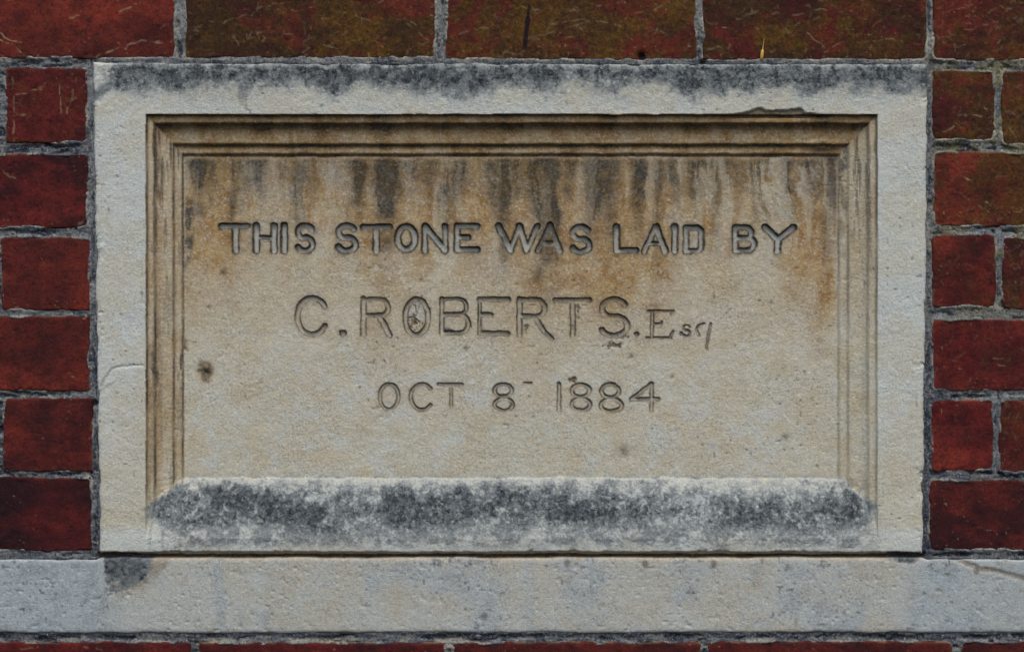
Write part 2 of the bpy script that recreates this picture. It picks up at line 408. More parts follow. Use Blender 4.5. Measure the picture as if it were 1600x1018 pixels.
# ---- mortar: one sheet of pointing that fills every joint
def build_mortar():
    res = 2.0
    X, Y = np.meshgrid(np.arange(-190, 1790.1, res), np.arange(-44, 1130.1, res))
    ny, nx = X.shape
    db = brick_sdf(X + (fbm(X, Y, 22, 5, 3) - .5) * 6, Y + (fbm(X, Y, 22, 6, 3) - .5) * 6)
    le, re = stone_edges(Y)
    ds = np.maximum(np.maximum(le - X, X - re), np.maximum(99.5 - Y, Y - 865.2))
    dl = np.maximum(LEDGE_Y0 - Y, Y - LEDGE_Y1)
    d = np.minimum(db, np.minimum(ds, dl))
    keep = (d[:-1, :-1] > -7) | (d[1:, 1:] > -7)
    n1 = fbm(X, Y, 40, 11, 4); n2 = fbm(X, Y, 11, 12, 4, gain=.6); n3 = fbm(X, Y, 70, 13, 3)
    vert = ss(9, 5, np.abs(X - 282)) * (Y < 92) + ss(9, 5, np.abs(X - 689)) * (Y < 92) + ss(9, 5, np.abs(X - 1093)) * (Y < 92) + ss(9, 5, np.abs(X - 1453)) * (Y < 92) + gauss(X, le - 4, 7) + gauss(X, re + 4, 7) + gauss(X, 1560, 9) * (X > 1500)
    vert = np.clip(vert, 0, 1)
    rag_h = fbm(X, Y, 34, 14, 5, sy=8, gain=.62); rag_v = fbm(Y, X, 34, 24, 5, sy=8, gain=.62)
    rag = rag_h * (1 - vert) + rag_v * vert
    drag = (fbm(X, Y, 22, 25, 4, sy=5, gain=.65) * (1 - vert) + fbm(Y, X, 22, 26, 4, sy=5, gain=.65) * vert)
    dj = np.minimum(np.minimum(db, ds), dl)
    H = -1.1 + (n1 - .5) * 2.4 + (n2 - .5) * 1.5 + (drag - .5) * 3.0
    H += 1.5 * np.exp(-np.maximum(db, 0) / 2.6) * ss(.40, .60, vn(X, Y, 34, 15))        # smeared over the brick edges
    crack = ss(.53, .60, rag) * ss(1.0, 3.5, dj)
    H -= 2.0 * crack
    # joint over the stone: well filled, nearly flush
    top = gauss(Y, 95, 9) * ss(148, 160, X) * ss(1452, 1440, X)
    H = H * (1 - top) + top * (.1 + (n2 - .5) * 1.6 + (drag - .5) * 1.2)
    # open joint below the stone
    low = ss(861, 864, Y) * ss(874, 872, Y) * ss(150, 158, X) * ss(1448, 1440, X)
    H -= 9.0 * low
    # strips beside the stone: raked back
    side = (gauss(X, le - 4, 6) + gauss(X, re + 4, 7)) * ss(98, 106, Y) * ss(868, 860, Y)
    H = H * (1 - np.clip(side, 0, 1)) + np.clip(side, 0, 1) * (-.7 + (n2 - .5) * 1.6 - 1.2 * crack)
    for (hx, hy, hr, hd) in ((1004, 89, 6, 6), (1098, 98, 5.5, 6), (147, 630, 5, 6), (2, 670, 6, 6), (265, 72, 5, 3)):
        H -= hd * np.exp(-((X - hx) ** 2 + ((Y - hy) * 1.1) ** 2) / hr ** 2)
    H = np.where(d < -1.5, H - 5.0 * ss(-1.5, -6, d), H)
    right = ss(1430, 1500, X)
    tops = ss(110, 80, Y)
    low_row = ss(860, 880, Y)
    dark = np.clip(.62 * ss(.42, .60, n3 + .35 * (n2 - .5)) + .85 * crack + .5 * ss(.52, .66, drag) - .26 + .35 * side * (ss(430, 640, Y) + right * .6) - .35 * tops + .25 * low_row, 0, 1)
    dark = np.maximum(dark, .85 * ss(987, 990, Y) * ss(998, 994, Y) * ss(.25, .5, n1))
    for (hx, hy, hr) in ((1004, 88, 7), (1098, 98, 7), (147, 630, 8), (2, 670, 9)):
        dark = np.maximum(dark, np.exp(-((X - hx) ** 2 + (Y - hy) ** 2) / hr ** 2))  # inner shade of the holes, painted into the mortar colour
    pale = np.clip(.65 * np.exp(-np.maximum(db, 0) / 1.5) * ss(.42, .62, vn(X, Y, 22, 16)) + .55 * ss(.56, .70, 1 - drag) * ss(.40, .6, n2) + .25 * tops * ss(.4, .6, n1), 0, .9)
    pale = np.maximum(pale, .7 * ss(995, 999, Y) * ss(.40, .55, vn(X, Y, 60, 18)))
    green = np.clip(.75 * right * ss(.38, .62, n1) * ss(620, 380, Y) + .25 * ss(.6, .75, n1) * tops, 0, .8)
    warm = low * .8
    st = np.stack([pale, dark, green, warm], -1).reshape(-1, 4)
    f = grid_faces(ny, nx)[keep]
    used = np.unique(f); rm = np.full(nx * ny, -1); rm[used] = np.arange(len(used))
    co = to_world(X, Y, H, BW)[used]
    make_mesh('mortar', co, rm[f], st[used], M_MORTAR, wall_root)['label'] = 'grey weathered mortar pointing'
build_mortar()

# solid brickwork core behind the faces, so that nothing shows through the joints
def core():
    xs = wall(np.array([-190, 1790]), np.array([509, 509]))[0]; zs = wall(np.array([800, 800]), np.array([-44, 1118]))[1]
    co = np.array([(x - BW[0], y, z - BW[2]) for y in (0.075, 0.2) for x in xs for z in zs])
    q = np.array([(0, 2, 3, 1), (4, 5, 7, 6), (0, 1, 5, 4), (2, 6, 7, 3), (1, 3, 7, 5), (0, 4, 6, 2)])
    o = make_mesh('core', co, q, np.tile((0, .9, 0, 0), (8, 1)), M_MORTAR, wall_root)
core()

# ================================================================== THE STONE BAND UNDER THE INSCRIPTION
LB = (0.0, 0.0, float(wall(800, LEDGE_Y1)[1]))
band_root = empty('stone_band', LB, 'long pale grey limestone band running level under the carved stone', 'stone band')
def build_band():
    res = 1.8
    x0, x1 = -190, 1790
    X, Y = np.meshgrid(np.arange(x0, x1 + .1, res), np.linspace(LEDGE_Y0, LEDGE_Y1, int((LEDGE_Y1 - LEDGE_Y0) / res) + 1))
    ny, nx = X.shape
    e = np.minimum(Y - LEDGE_Y0, LEDGE_Y1 - Y)
    Yw = Y + np.exp(-e / 8) * (fbm(X, Y, 40, 301, 4) - .5) * 4.5
    Yw += np.exp(-(Y - LEDGE_Y0) / 6) * 2.5 * (ss(158, 148, X) + ss(1440, 1450, X))
    H = .6 + (fbm(X, Y, 90, 302, 3) - .5) * .8 + (fbm(X, Y, 14, 303, 4) - .5) * .55 + (vn(X, Y, 3.2, 304) - .5) * .22
    H -= 1.6 * np.exp(-e / 2.0)
    H -= .8 * np.clip((vn(X, Y, 6, 305) - .86) * 9, 0, 1)
    # a shallow spall at the right
    sp = seg_dist(X + (fbm(X, Y, 12, 306, 3) - .5) * 10, Y + (fbm(X, Y, 12, 307, 3) - .5) * 6, [(1500, 873), (1530, 888), (1560, 893), (1600, 904)])
    H -= .9 * ss(6, 2, sp)
    n1 = fbm(X, Y, 80, 310, 5); n2 = fbm(X, Y, 20, 311, 5, gain=.65); n3 = fbm(X, Y, 8, 312, 3)
    film = np.clip(.95 * ss(240, 120, X + (n1 - .5) * 160) + .6 * ss(1320, 1480, X + (n1 - .5) * 200) + .55 * ss(.52, .72, n1), 0, .9)
    film = np.maximum(film, .55 * ss(11, 6, np.abs(X - 338 - .09 * (Y - 872) + (n2 - .5) * 14)))
    film = np.maximum(film, .35 * ss(11, 6, np.abs(X - 826 - .02 * (Y - 872) + (n2 - .5) * 14)))
    under = ss(155, 160, X) * ss(1444, 1438, X)
    rust = .45 * under * np.exp(-(Y - LEDGE_Y0) / 3.2) + .16 * ss(.5, .75, n2) * (1 - film)
    blk = ss(.50, .80, ss(92, 14, np.hypot((X - 186) * .95, (Y - 876) * 1.1)) * ss(159, 165, X) + (n2 - .5) * .9)
    blk = np.maximum(blk, .9 * ss(.52, .8, ss(46, 5, np.hypot((X - 1415) * .85, (Y - 872) * 2.6)) * ss(1442, 1436, X) + (n2 - .5) * .9))
    blk = np.maximum(blk, .6 * ss(.62, .8, n3) * gauss(Y, 880, 9) * ss(.5, .65, n1))
    brn = .55 * ss(.45, .8, ss(110, 20, np.hypot(X - 200, (Y - 876) * 1.2)) * ss(159, 165, X) + (n2 - .5) * .8)
    brn = np.maximum(brn, .6 * ss(6, 1.5, sp))
    rust = np.maximum(rust, brn * .6)
    crust = np.clip(blk * (.38 + .6 * n3) + .10 * ss(.55, .7, n3) * film, 0, 1)
    streak = np.clip(brn * .45 + blk * (.35 + .8 * n3) + .5 * ss(.86, .92, vn(X, Y, 5, 320)) * ss(.5, .6, n1) + .25 * film * ss(.45, .7, n2), 0, 1)
    for (gx, gy) in ((757, 962), (886, 879), (1115, 880), (1008, 880), (1526, 890)):
        streak = np.maximum(streak, .6 * ss(7, 3, np.hypot(X - gx, (Y - gy) * .8)))
    st = np.stack([rust, streak, crust, film], -1).reshape(-1, 4)
    co = to_world(X, Yw, H, LB)
    f = grid_faces(ny, nx).reshape(-1, 4)
    co, st, sides, back = skirt(co, st, border_loop(ny, nx), 0.09)
    make_mesh('block', co, [np.vstack([f, sides]), back], st, M_LEDGE, band_root)
build_band()

# ================================================================== THE FOUNDATION STONE
SB = (0.0, 0.0, float(wall(800, 865)[1]))
stone = empty('foundation_stone', SB, 'carved limestone foundation stone with moulded sunk panel and incised lettering, set in red brick', 'foundation stone')

# ---- lettering: centre lines in photo pixels
def arc(cx, cy, rx, ry, a0, a1, n=18):               # degrees, 0 = right, 90 = up
    return [(cx + rx * math.cos(math.radians(a0 + (a1 - a0) * i / n)), cy - ry * math.sin(math.radians(a0 + (a1 - a0) * i / n))) for i in range(n + 1)]
def S_path(x0, x1, y0, y1):
    cx, w, h = (x0 + x1) / 2, (x1 - x0) / 2, (y1 - y0)
    t = arc(cx, y0 + h * .25, w * .90, h * .25, 25, 250, 16)
    b = arc(cx, y1 - h * .265, w, h * .265, 75, -155, 16)
    return t + b
def ring(x0, x1, y0, y1): return arc((x0 + x1) / 2, (y0 + y1) / 2, (x1 - x0) / 2, (y1 - y0) / 2, 0, 360, 28)
def bowl(x, y0, y1, xr):                             # D-shaped bowl on a stem at x
    r = (y1 - y0) / 2; c = xr - r * .95
    return [(x, y0), (c, y0)] + arc(c, (y0 + y1) / 2, r * .95, r, 90, -90, 12) + [(x, y1)]
A, B_, C_ = 4.1, 3.7, 2.5                              # half stroke widths of the three lines
G = []                                                 # (character, strokes [(points, half width)], depth mm, half-width scale, group line)
def L(ch, line, *st): G.append((ch, line, st))
# THIS STONE WAS LAID BY
L('T', 1, ([(347, 355), (387, 355)], 3.6), ([(368, 355), (368, 393)], A))
L('H', 1, ([(400.5, 354), (400.5, 393)], A), ([(428, 354), (428, 393)], A), ([(401, 373), (428, 373)], 2.6))
L('I', 1, ([(444, 354), (444, 393)], A))
L('S', 1, (S_path(464.5, 488.5, 354, 393.5), 3.5))
L('S', 1, (S_path(527.5, 555.5, 354, 393.5), 3.7))
L('T', 1, ([(568, 356.5), (608, 356.5)], 3.6), ([(588, 357), (588, 393)], A))
L('O', 1, (ring(621, 648, 355.5, 391.5), 3.9))
L('N', 1, ([(664, 355), (664, 393)], 3.6), ([(664, 355), (695, 392)], A), ([(695.5, 355), (695.5, 392)], 3.2))
L('E', 1, ([(714, 355), (714, 391.5)], 3.6), ([(714, 355), (745.5, 355)], 3.6), ([(714, 372.5), (732, 372.5)], 3.0), ([(714, 391.5), (745.5, 391.5)], 3.4))
L('W', 1, ([(779, 354.5), (797.5, 392)], A), ([(797.5, 392), (812, 355)], 3.3), ([(812, 355), (822.5, 392.5)], A), ([(822.5, 392.5), (840, 355)], 3.3))
L('A', 1, ([(859, 354), (841, 393)], 3.5), ([(859, 354), (874.5, 393)], A), ([(847, 381), (870, 381)], 2.6))
L('S', 1, (S_path(894, 921, 356, 395), 3.6))
L('L', 1, ([(963, 356), (963, 393)], A), ([(963, 393), (993.5, 393)], 3.4))
L('A', 1, ([(1025, 356), (1007, 394)], 3.5), ([(1025, 356), (1039, 394)], A), ([(1012, 382), (1035, 382)], 2.6))
L('I', 1, ([(1054, 355), (1054, 394)], 3.7))
L('D', 1, ([(1072, 358), (1072, 393.5)], 3.6), ([(1072, 357.5), (1090, 357.5), (1095, 361), (1096, 375), (1095, 389), (1091, 393.5), (1072, 393.5)], 3.3))
L('B', 1, ([(1149, 357), (1149, 393)], 3.6), (bowl(1149, 357, 373.5, 1174), 3.3), (bowl(1149, 373.5, 393, 1178), 3.3))
L('Y', 1, ([(1196, 356.5), (1215.5, 376)], A), ([(1215.5, 376), (1240, 356.5)], A), ([(1215.5, 376), (1214.5, 394)], A))
# C.ROBERTS.Esq
L('C', 2, (arc(488, 495.5, 23, 28.5, 32, 328, 26), 3.6))
L('.', 2, ([(534, 520), (537.5, 520), (537.5, 523.5), (534, 523.5)], 2.6))
L('R', 2, ([(568, 468), (568, 524)], B_), (bowl(568, 469, 494, 606.5), 3.1), ([(592, 494), (609, 525)], B_))
L('O', 2, (ring(633, 669, 469, 524.5), 3.5))
L('B', 2, ([(690.5, 468), (690.5, 522)], 2.8), (bowl(690.5, 468.5, 493, 729), 2.3), (bowl(690.5, 493, 521.5, 731.5), 3.0))
L('E', 2, ([(749.5, 468), (749.5, 523)], 1.9), ([(749.5, 469), (794, 469.5)], 3.4), ([(753, 493.5), (767, 493.5)], 3.4), ([(754, 522), (793, 522.5)], 3.6))
L('R', 2, ([(811.5, 469), (811.5, 525)], 3.7), (bowl(811.5, 469.5, 495.5, 851), 3.2), ([(836, 496), (850, 519), (862, 531)], 3.0))
L('T', 2, ([(867, 470.5), (921.5, 470.5)], 3.5), ([(895, 471), (895, 525)], 3.4))
L('S', 2, (S_path(938.5, 980, 469, 525.5), 3.7))
L('.', 2, ([(994, 523), (994.3, 523)], 2.7))
L('E', 4, ([(1019.5, 488), (1018.5, 528)], 2.7), ([(1012, 486.8), (1052, 487)], 1.4), ([(1052, 487), (1049, 492)], 1.9), ([(1020, 507), (1033, 507)], 1.3), ([(1034, 504), (1033, 510)], 1.6), ([(1010, 528.5), (1048, 528.8)], 1.5), ([(1047, 527), (1051.5, 519)], 1.9))
L('.', 4, ([(1064, 522), (1064.3, 522)], 2.3))
L('s', 4, (S_path(1068, 1078, 509, 527), 1.5))
L('q', 4, ([(1100, 506.5), (1093, 508.5), (1088, 514), (1088, 518), (1092, 526)], 1.5), ([(1110, 507), (1107, 526), (1104, 546)], 1.7))
# OCT 8 1884
L('O', 3, (ring(593.5, 622.5, 601, 640.5), 2.4))
L('C', 3, (arc(659, 621, 17.5, 20, 38, 322, 24), 2.4))
L('T', 3, ([(685.5, 602), (721.5, 602)], 2.7), ([(705, 602), (705, 636)], 1.8))
L('8', 3, (ring(773, 800, 601.5, 620.5), 2.5), (ring(773, 801.5, 624, 642), 2.4))
L('-', 4, ([(819, 599.5), (830, 599.3)], 1.3))
L('1', 3, ([(873.5, 601), (873.5, 641)], 2.6))
L('8', 3, (ring(893.5, 921, 601.5, 621), 2.5), (ring(893.5, 922, 624, 642), 2.4))
L('8', 3, (ring(939.5, 967, 601.5, 622), 2.4), (ring(939, 971.5, 625, 643.5), 2.6))
L('4', 3, ([(1018.5, 600), (1018, 642)], 2.4), ([(1018.5, 600), (985.5, 625.5)], 2.4), ([(985.5, 625), (1028, 624.5)], 2.5))

OX0, OY0 = 228.0, 178.5                                # opening of the sunk moulding on the rim plane
OX1 = 1371.0
IX0, IY0 = Q(289, 247)                                 # where the moulding meets the panel
IX1, IY1 = Q(1306.5, 747)
SILL_Y1 = 840.0                                        # foot of the sloping sill on the rim plane

def build_stone():
    res = 1.2
    nx = int(1300 / res) + 1; ny = int(767 / res) + 1
    s, t = np.meshgrid(np.linspace(0, 1, nx), np.linspace(0, 1, ny))
    def bil(k):
        return (ST[0][k] * (1 - s) + ST[1][k] * s) * (1 - t) + (ST[3][k] * (1 - s) + ST[2][k] * s) * t
    X, Y = bil(0), bil(1)
    e = np.minimum(np.minimum(s, 1 - s) * 1295, np.minimum(t, 1 - t) * 766)
    n_big = fbm(X, Y, 110, 401, 4); n_mid = fbm(X, Y, 26, 402, 5, gain=.6); n_fin = fbm(X, Y, 7, 403, 3)
    n_grit = vn(X, Y, 2.6, 404)
    # ---------------- moulding
    wx, wy = X + (fbm(X, Y, 34, 405, 4, gain=.6) - .5) * 2.0, Y + (fbm(X, Y, 34, 406, 4, gain=.6) - .5) * 2.4
    tl = (wx - OX0) / (IX0 - OX0); tr = (OX1 - wx) / (OX1 - IX1); tt = (wy - OY0) / (IY0 - OY0)
    m = np.minimum(np.minimum(tl, tr), tt)
    kt = [-9, 0, .035, .19, .25, .29, .36, .46, .58, .68, .745, .90, .965, 1.0, 99]
    kh = [0, 0, -3.9, -4.1, -7.8, -8.9, -10.2, -11.2, -11.9, -12.2, -15.4, -15.6, -17.9, -PANEL_D, -PANEL_D]
    H = np.interp(m, kt, kh)
    # worn away in places on the right and lower left
    # ---------------- sill
    sy = (Y + (n_mid - .5) * 7 - (IY1 + 1)) / (SILL_Y1 - IY1)
    sill = np.where(sy < 0, -PANEL_D - 1.0 + sy * 400, -PANEL_D + 1.0 + (PANEL_D - 1.0) * np.clip(sy, 0, 1) ** .68)
    sill_on = (sill > H + .02) & (X > OX0 - 4) & (X < OX1 + 4)
    k = 1.0
    H = np.where((X > OX0 - 4) & (X < OX1 + 4), np.maximum(H, sill), H)
    in_sill = ss(745, 752, Y) * ss(862, 835, Y) * ss(OX0 + 4, OX0 + 30, X) * ss(OX1 - 2, OX1 - 26, X)
    # ---------------- relief
    H = H + (n_big - .5) * 1.0 + (n_mid - .5) * .7 + (n_fin - .5) * .42 + (n_grit - .5) * .20
    H += in_sill * ((fbm(X, Y, 18, 410, 4, gain=.7) - .5) * 2.2)
    topz = ss(160, 112, Y)
    H += topz * (fbm(X, Y, 16, 411, 4, gain=.7) - .5) * 1.8
    pits = np.clip((vn(X, Y, 6.5, 412) - .88) * 9, 0, 1) * ss(.45, .6, n_big)
    H -= .5 * pits
    # arris of the whole block
    chip = fbm(X, Y, 34, 413, 4, gain=.6)
    H -= 1.9 * np.exp(-e / 2.0) + 3.0 * ss(.60, .78, chip) * np.exp(-e / 6.0)
    H += 1.2
    # lower arris: a little bevel before the open joint
    H -= 2.6 * ss(859.5, 865, Y + (chip - .5) * 6)
    # spall at the left edge
    spl = seg_dist(X + (n_mid - .5) * 14, Y + (n_fin - .5) * 8, [(156, 606), (164, 590), (176, 577), (205, 571), (224, 572)])
    H -= .9 * ss(4, 0, spl) + .5 * ss(0, 6, Y - (606 - (X - 156) * .55)) * ss(18, 2, Y - (606 - (X - 156) * .5)) * ss(200, 160, X)
    # broken bit of the upper arris, right, and the lump in the corner
    br = fbm(X, Y, 22, 414, 4)
    bk = ss(0, 5, (12 + (br - .5) * 16) * gauss(X, 1215, 62) - (180 - Y)) * (Y < 184) * ss(1120, 1150, X) * ss(1305, 1280, X)
    H -= 2.8 * bk
    lump = np.exp(-(((X - 1290) / 24) ** 2 + ((Y - 226) / 8) ** 2) ** 2)
    H += 3.2 * lump * (.5 + br)
    # ---------------- knots and pits on the panel
    dents = ((320, 578, 9, 2.2), (975, 707, 8, .9), (1227, 687, 7, .8), (350, 429, 6, 1.2), (584, 565, 4, .8), (728, 547, 4, 1.0), (600, 565, 3, .8), (327, 483, 4, .8), (660, 440, 3, .7), (985, 560, 4, .8), (1050, 591, 3.5, 1.0), (835, 443, 3, .8), (1206, 476, 3, .6))
    dent_mask = np.zeros_like(X)
    for (dx, dy, r, dp) in dents:
        qx, qy = Q(dx, dy)
        g = np.exp(-(((X - qx) + (n_fin - .5) * 8) ** 2 + ((Y - qy) + (n_mid - .5) * 8) ** 2) / r ** 2)
        H -= dp * g * 1.1; dent_mask = np.maximum(dent_mask, g)
    kx, ky = Q(321, 576)
    H += 4.0 * np.exp(-((X - kx - 2) ** 2 + (Y - ky) ** 2) / 22.0)
    # flaked patches by the lettering
    flake = np.zeros_like(X)
    for (fx, fy, rx, ry) in ((960, 541, 24, 5), (972, 529, 14, 5), (893, 594, 14, 6), (650, 505, 10, 16), (700, 517, 12, 5), (822, 512, 6, 12), (575, 523, 9, 4), (736, 512, 4, 4), (903, 486, 3, 12)):
        qx, qy = Q(fx, fy)
        r2 = ((X - qx) / rx) ** 2 + ((Y - qy) / ry) ** 2
        flake = np.maximum(flake, ss(.30, .62, np.exp(-r2) * .75 + (fbm(X, Y, 6, 477, 3, gain=.7) - .5) * 1.5 + (n_mid - .5) * .6 - .10) * ss(3.0, 1.0, r2))
    H -= .9 * flake * (.3 + 1.2 * n_fin)
    # little crazed star inside the O
    ox, oy = Q(650, 492)
    star = np.full(X.shape, 1e9)
    for (a, r0, r1) in ((62, 4, 24), (98, 2, 19), (148, 3, 13), (215, 2, 15), (318, 3, 16)):
        ca, sa = math.cos(math.radians(a)), -math.sin(math.radians(a))
        star = np.minimum(star, seg_dist(X + (n_fin - .5) * 9, Y + (n_mid - .5) * 12, [(ox + r0 * ca * .7, oy + 4 + r0 * sa), (ox + r1 * ca * .62, oy + 4 + r1 * sa)]) + 1.3 * vn(X, Y, 5, 78))
    inO = np.exp(-(((X - ox) / 17) ** 2 + ((Y - oy) / 25) ** 2) ** 4)
    star = ss(1.8, .4, star) * inO
    H -= .8 * star
    # ---------------- incised lettering
    owner = np.full(X.shape, -1, int)
    halo_l = np.zeros_like(X); edge_dirt = np.zeros_like(X); floor = np.zeros_like(X); line_of = np.zeros_like(X)
    jit = (fbm(X, Y, 9, 420, 2) - .5) * 2.0; jit2 = (fbm(X, Y, 9, 421, 2) - .5) * 2.0
    for gi, (ch, line, strokes) in enumerate(G):
        pts_all = [Q(*p) for st_ in strokes for p in st_[0]]
        x0 = min(p[0] for p in pts_all) - 9; x1 = max(p[0] for p in pts_all) + 9
        y0 = min(p[1] for p in pts_all) - 9; y1 = max(p[1] for p in pts_all) + 9
        cols = np.where((X[ny // 2] > x0 - 12) & (X[ny // 2] < x1 + 12))[0]; rows = np.where((Y[:, nx // 2] > y0 - 4) & (Y[:, nx // 2] < y1 + 4))[0]
        sl = (slice(rows[0], rows[-1] + 1), slice(cols[0], cols[-1] + 1))
        xx, yy = X[sl] + jit[sl], Y[sl] + jit2[sl]
        sd = np.full(xx.shape, 1e9); rel = np.full(xx.shape, 9.0)
        for pts, hw in strokes:
            hw = hw + {1: 1.0, 2: .6, 3: .35, 4: -.1}[line]
            d = seg_dist(xx, yy, [Q(*p) for p in pts])
            if line == 1:                                        # stroke ends of the top line flare a little
                for end in (pts[0], pts[-1]):
                    d = d - .9 * np.exp(-np.hypot(xx - Q(*end)[0], yy - Q(*end)[1]) / 4.0)
            sd = np.minimum(sd, d - hw); rel = np.minimum(rel, d / hw)
        depth = {1: 3.8, 2: 3.0, 3: 2.1, 4: 1.5}[line]
        cut = np.clip((.5 - sd) / 3.4, 0, 1) ** .75; cut = .35 * cut + .65 * ss(.6, -.8, sd)
        H[sl] -= depth * cut     # steep sides, floor rounded up in the middle
        owner[sl] = np.where(sd < 1.3, gi, owner[sl])
        halo_l[sl] = np.maximum(halo_l[sl], {1: 1.0, 2: .55, 3: .3, 4: .15}[line] * np.exp(-np.maximum(sd, 0) / 3.0))
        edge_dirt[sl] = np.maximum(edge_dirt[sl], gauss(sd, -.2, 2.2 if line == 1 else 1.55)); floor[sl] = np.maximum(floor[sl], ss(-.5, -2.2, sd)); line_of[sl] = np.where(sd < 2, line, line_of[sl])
    # ================= stains, growth and some painted light and shade: rust, streak, crust, pale
    in_panel = ss(IX0 - 4, IX0 + 2, X) * ss(IX1 + 4, IX1 - 2, X) * ss(IY0 - 3, IY0 + 3, Y) * ss(IY1 + 2, IY1 - 4, Y)
    in_open = ((X > OX0) & (X < OX1) & (Y > OY0 - 1) & (Y < 800)).astype(float)
    warp = (fbm(X, Y, 40, 430, 5, sy=90, gain=.6) - .5) * 44
    run = np.zeros_like(X)
    #   (x, half width, foot, strength) of each dark run of damp under the moulding
    for (sx, sw, fy, a) in ((312, 9, 330, .8), (333, 7, 300, .45), (378, 8, 320, .55), (402, 7, 300, .55), (440, 5, 300, .3), (488, 6, 320, .35), (562, 11, 345, .75), (604, 15, 392, 1.0), (668, 7, 305, .4), (716, 10, 330, .6),
                            (786, 13, 400, .9), (853, 17, 425, 1.2), (888, 7, 330, .4), (930, 14, 372, .85), (950, 9, 405, .6), (997, 10, 380, .8), (1030, 7, 450, .5), (1055, 7, 330, .45), (1090, 10, 360, .55), (1130, 8, 300, .45), (1188, 10, 335, .6), (1232, 8, 345, .65), (1268, 9, 330, .6), (1292, 9, 400, .6)):
        qx, qf = Q(sx, fy)
        tY = np.clip((Y - IY0) / (qf - IY0), 0, 2)
        wd = sw * (1.75 - .75 * tY) * (.55 + .9 * fbm(X * 0 + sx * 3.7, Y, 40, 431, 3))
        prof = np.exp(-np.abs((X + warp * .55 - qx) / np.maximum(wd, 2)) ** 2.6)
        run = np.maximum(run, a * prof * ss(1.45, .35, tY + (n_mid - .5) * .9))
    nst = fbm(X + warp * .8, Y, 26, 445, 4, sy=240, gain=.55); nfall = fbm(X, Y * 0, 22, 447, 3)
    rnd = ss(.46, .70, nst) * ss(90, -60, Y - (285 + 150 * (nfall - .35)) + (n_mid - .5) * 60)
    run = np.maximum(run, .62 * rnd)
    streak = np.clip((run + .30 * ss(345, 250, Y + (n_mid - .5) * 90)) * (.58 + 1.10 * fbm(X, Y, 30, 440, 6, gain=.74)) * ss(IY0 - 2, IY0 + 8, Y), 0, 1) * in_panel * .92
    halo = np.zeros_like(X)
    for (sx, sw, fy, a) in ((345, 42, 460, .9), (320, 24, 480, .6), (470, 50, 330, .5), (585, 42, 420, .85), (700, 60, 330, .55), (800, 45, 420, .7), (890, 60, 480, .9), (965, 50, 500, .95), (1030, 26, 500, .8), (1090, 45, 360, .7), (1180, 50, 320, .55), (1250, 28, 470, .9), (1285, 22, 540, .95)):
        qx, qf = Q(sx, fy)
        halo = np.maximum(halo, a * gauss(X + warp, qx, sw) * ss(qf + 60, qf - 110, Y + (n_mid - .5) * 80))
    base_tan = .36 * ss(600, 300, Y) + .08
    rust = in_panel * np.clip(base_tan * (.4 + 1.0 * n_mid) + .40 * ss(.46, .64, fbm(X + warp, Y, 30, 448, 4, sy=200)) * ss(470, 300, Y + (n_big - .5) * 200) + 1.15 * halo * (.15 + 1.15 * fbm(X, Y, 30, 441, 5, gain=.65)) + .25 * ss(.55, .72, n_big) * ss(720, 420, Y), 0, .88)
    cream = ss(.50, .64, fbm(X + warp * .9, Y, 19, 449, 4, sy=170)) * ss(450, 290, Y + (n_mid - .5) * 120) * in_panel * (.45 + .55 * ss(950, 1150, X))
    rust = rust * (1 - .62 * cream); streak = streak * (1 - .60 * cream)
    # brown wash on the mouldings under the upper edge, fading down the jambs
    topm = ((m > 0) & (m < 1.0) & (tt <= np.minimum(tl, tr) + .001)).astype(float)
    jl = ((m > 0) & (m < 1.0) & (topm < .5) & (tl < tr)).astype(float); jr = ((m > 0) & (m < 1.0) & (topm < .5) & (tl >= tr)).astype(float)
    n_run = fbm(X, Y, 30, 442, 5, sy=60, gain=.6)
    bands = np.maximum(gauss(m, .0, .10), np.maximum(gauss(m, .27, .12), np.maximum(gauss(m, .73, .07), gauss(m, .96, .05))))  # top undercuts: brown stain, with the shade of the steps painted in
    rust = np.maximum(rust, topm * np.clip(.74 + .9 * (n_run - .45) + .4 * bands, 0, .97))
    rust = np.maximum(rust, jl * np.clip(.40 + .7 * (n_run - .5) + .2 * bands, 0, .8) * ss(830, 700, Y))
    rust = np.maximum(rust, jr * np.clip(.30 * ss(560, 330, Y) + .5 * (n_run - .5) + .05, 0, .7))
    streak = np.maximum(streak, topm * np.clip(1.0 * bands ** 1.6 * (.30 + n_run) + .36 * ss(.54, .74, n_run), 0, .9))
    quirk = np.maximum(gauss(m, .02, .030), np.maximum(gauss(m, .23, .030), np.maximum(.9 * gauss(m, .71, .030), gauss(m, .955, .03))))
    brk = ss(.30, .58, fbm(X, Y, 9, 446, 4, sy=70, gain=.6))
    streak = np.maximum(streak, jl * quirk * (.35 + .6 * brk) * ss(800, 740, Y))
    streak = np.maximum(streak, jr * quirk * (.10 + .55 * brk) * (.45 + .55 * ss(600, 300, Y)) * ss(800, 740, Y))
    streak = np.maximum(streak, jl * np.clip(.75 * ss(.50, .66, fbm(X, Y, 7, 443, 4, sy=90, gain=.6)) * (.35 + .65 * ss(520, 250, Y)), 0, .8))
    streak = np.maximum(streak, jr * np.clip(.75 * ss(.50, .66, fbm(X, Y, 9, 444, 4, sy=90, gain=.6)) * (.10 + .8 * ss(480, 250, Y)), 0, .8))
    # black crust: along the top of the block, on the sill, down the panel's left and right edges
    c1 = fbm(X, Y, 46, 450, 5, gain=.62); c2 = fbm(X, Y, 13, 451, 4, gain=.65)
    edge_y = 127 + (c1 - .5) * 52 + 14 * gauss(X, 1120, 40) - 10 * gauss(X, 160, 25)
    c3 = fbm(X, Y, 5.5, 453, 3, gain=.7)
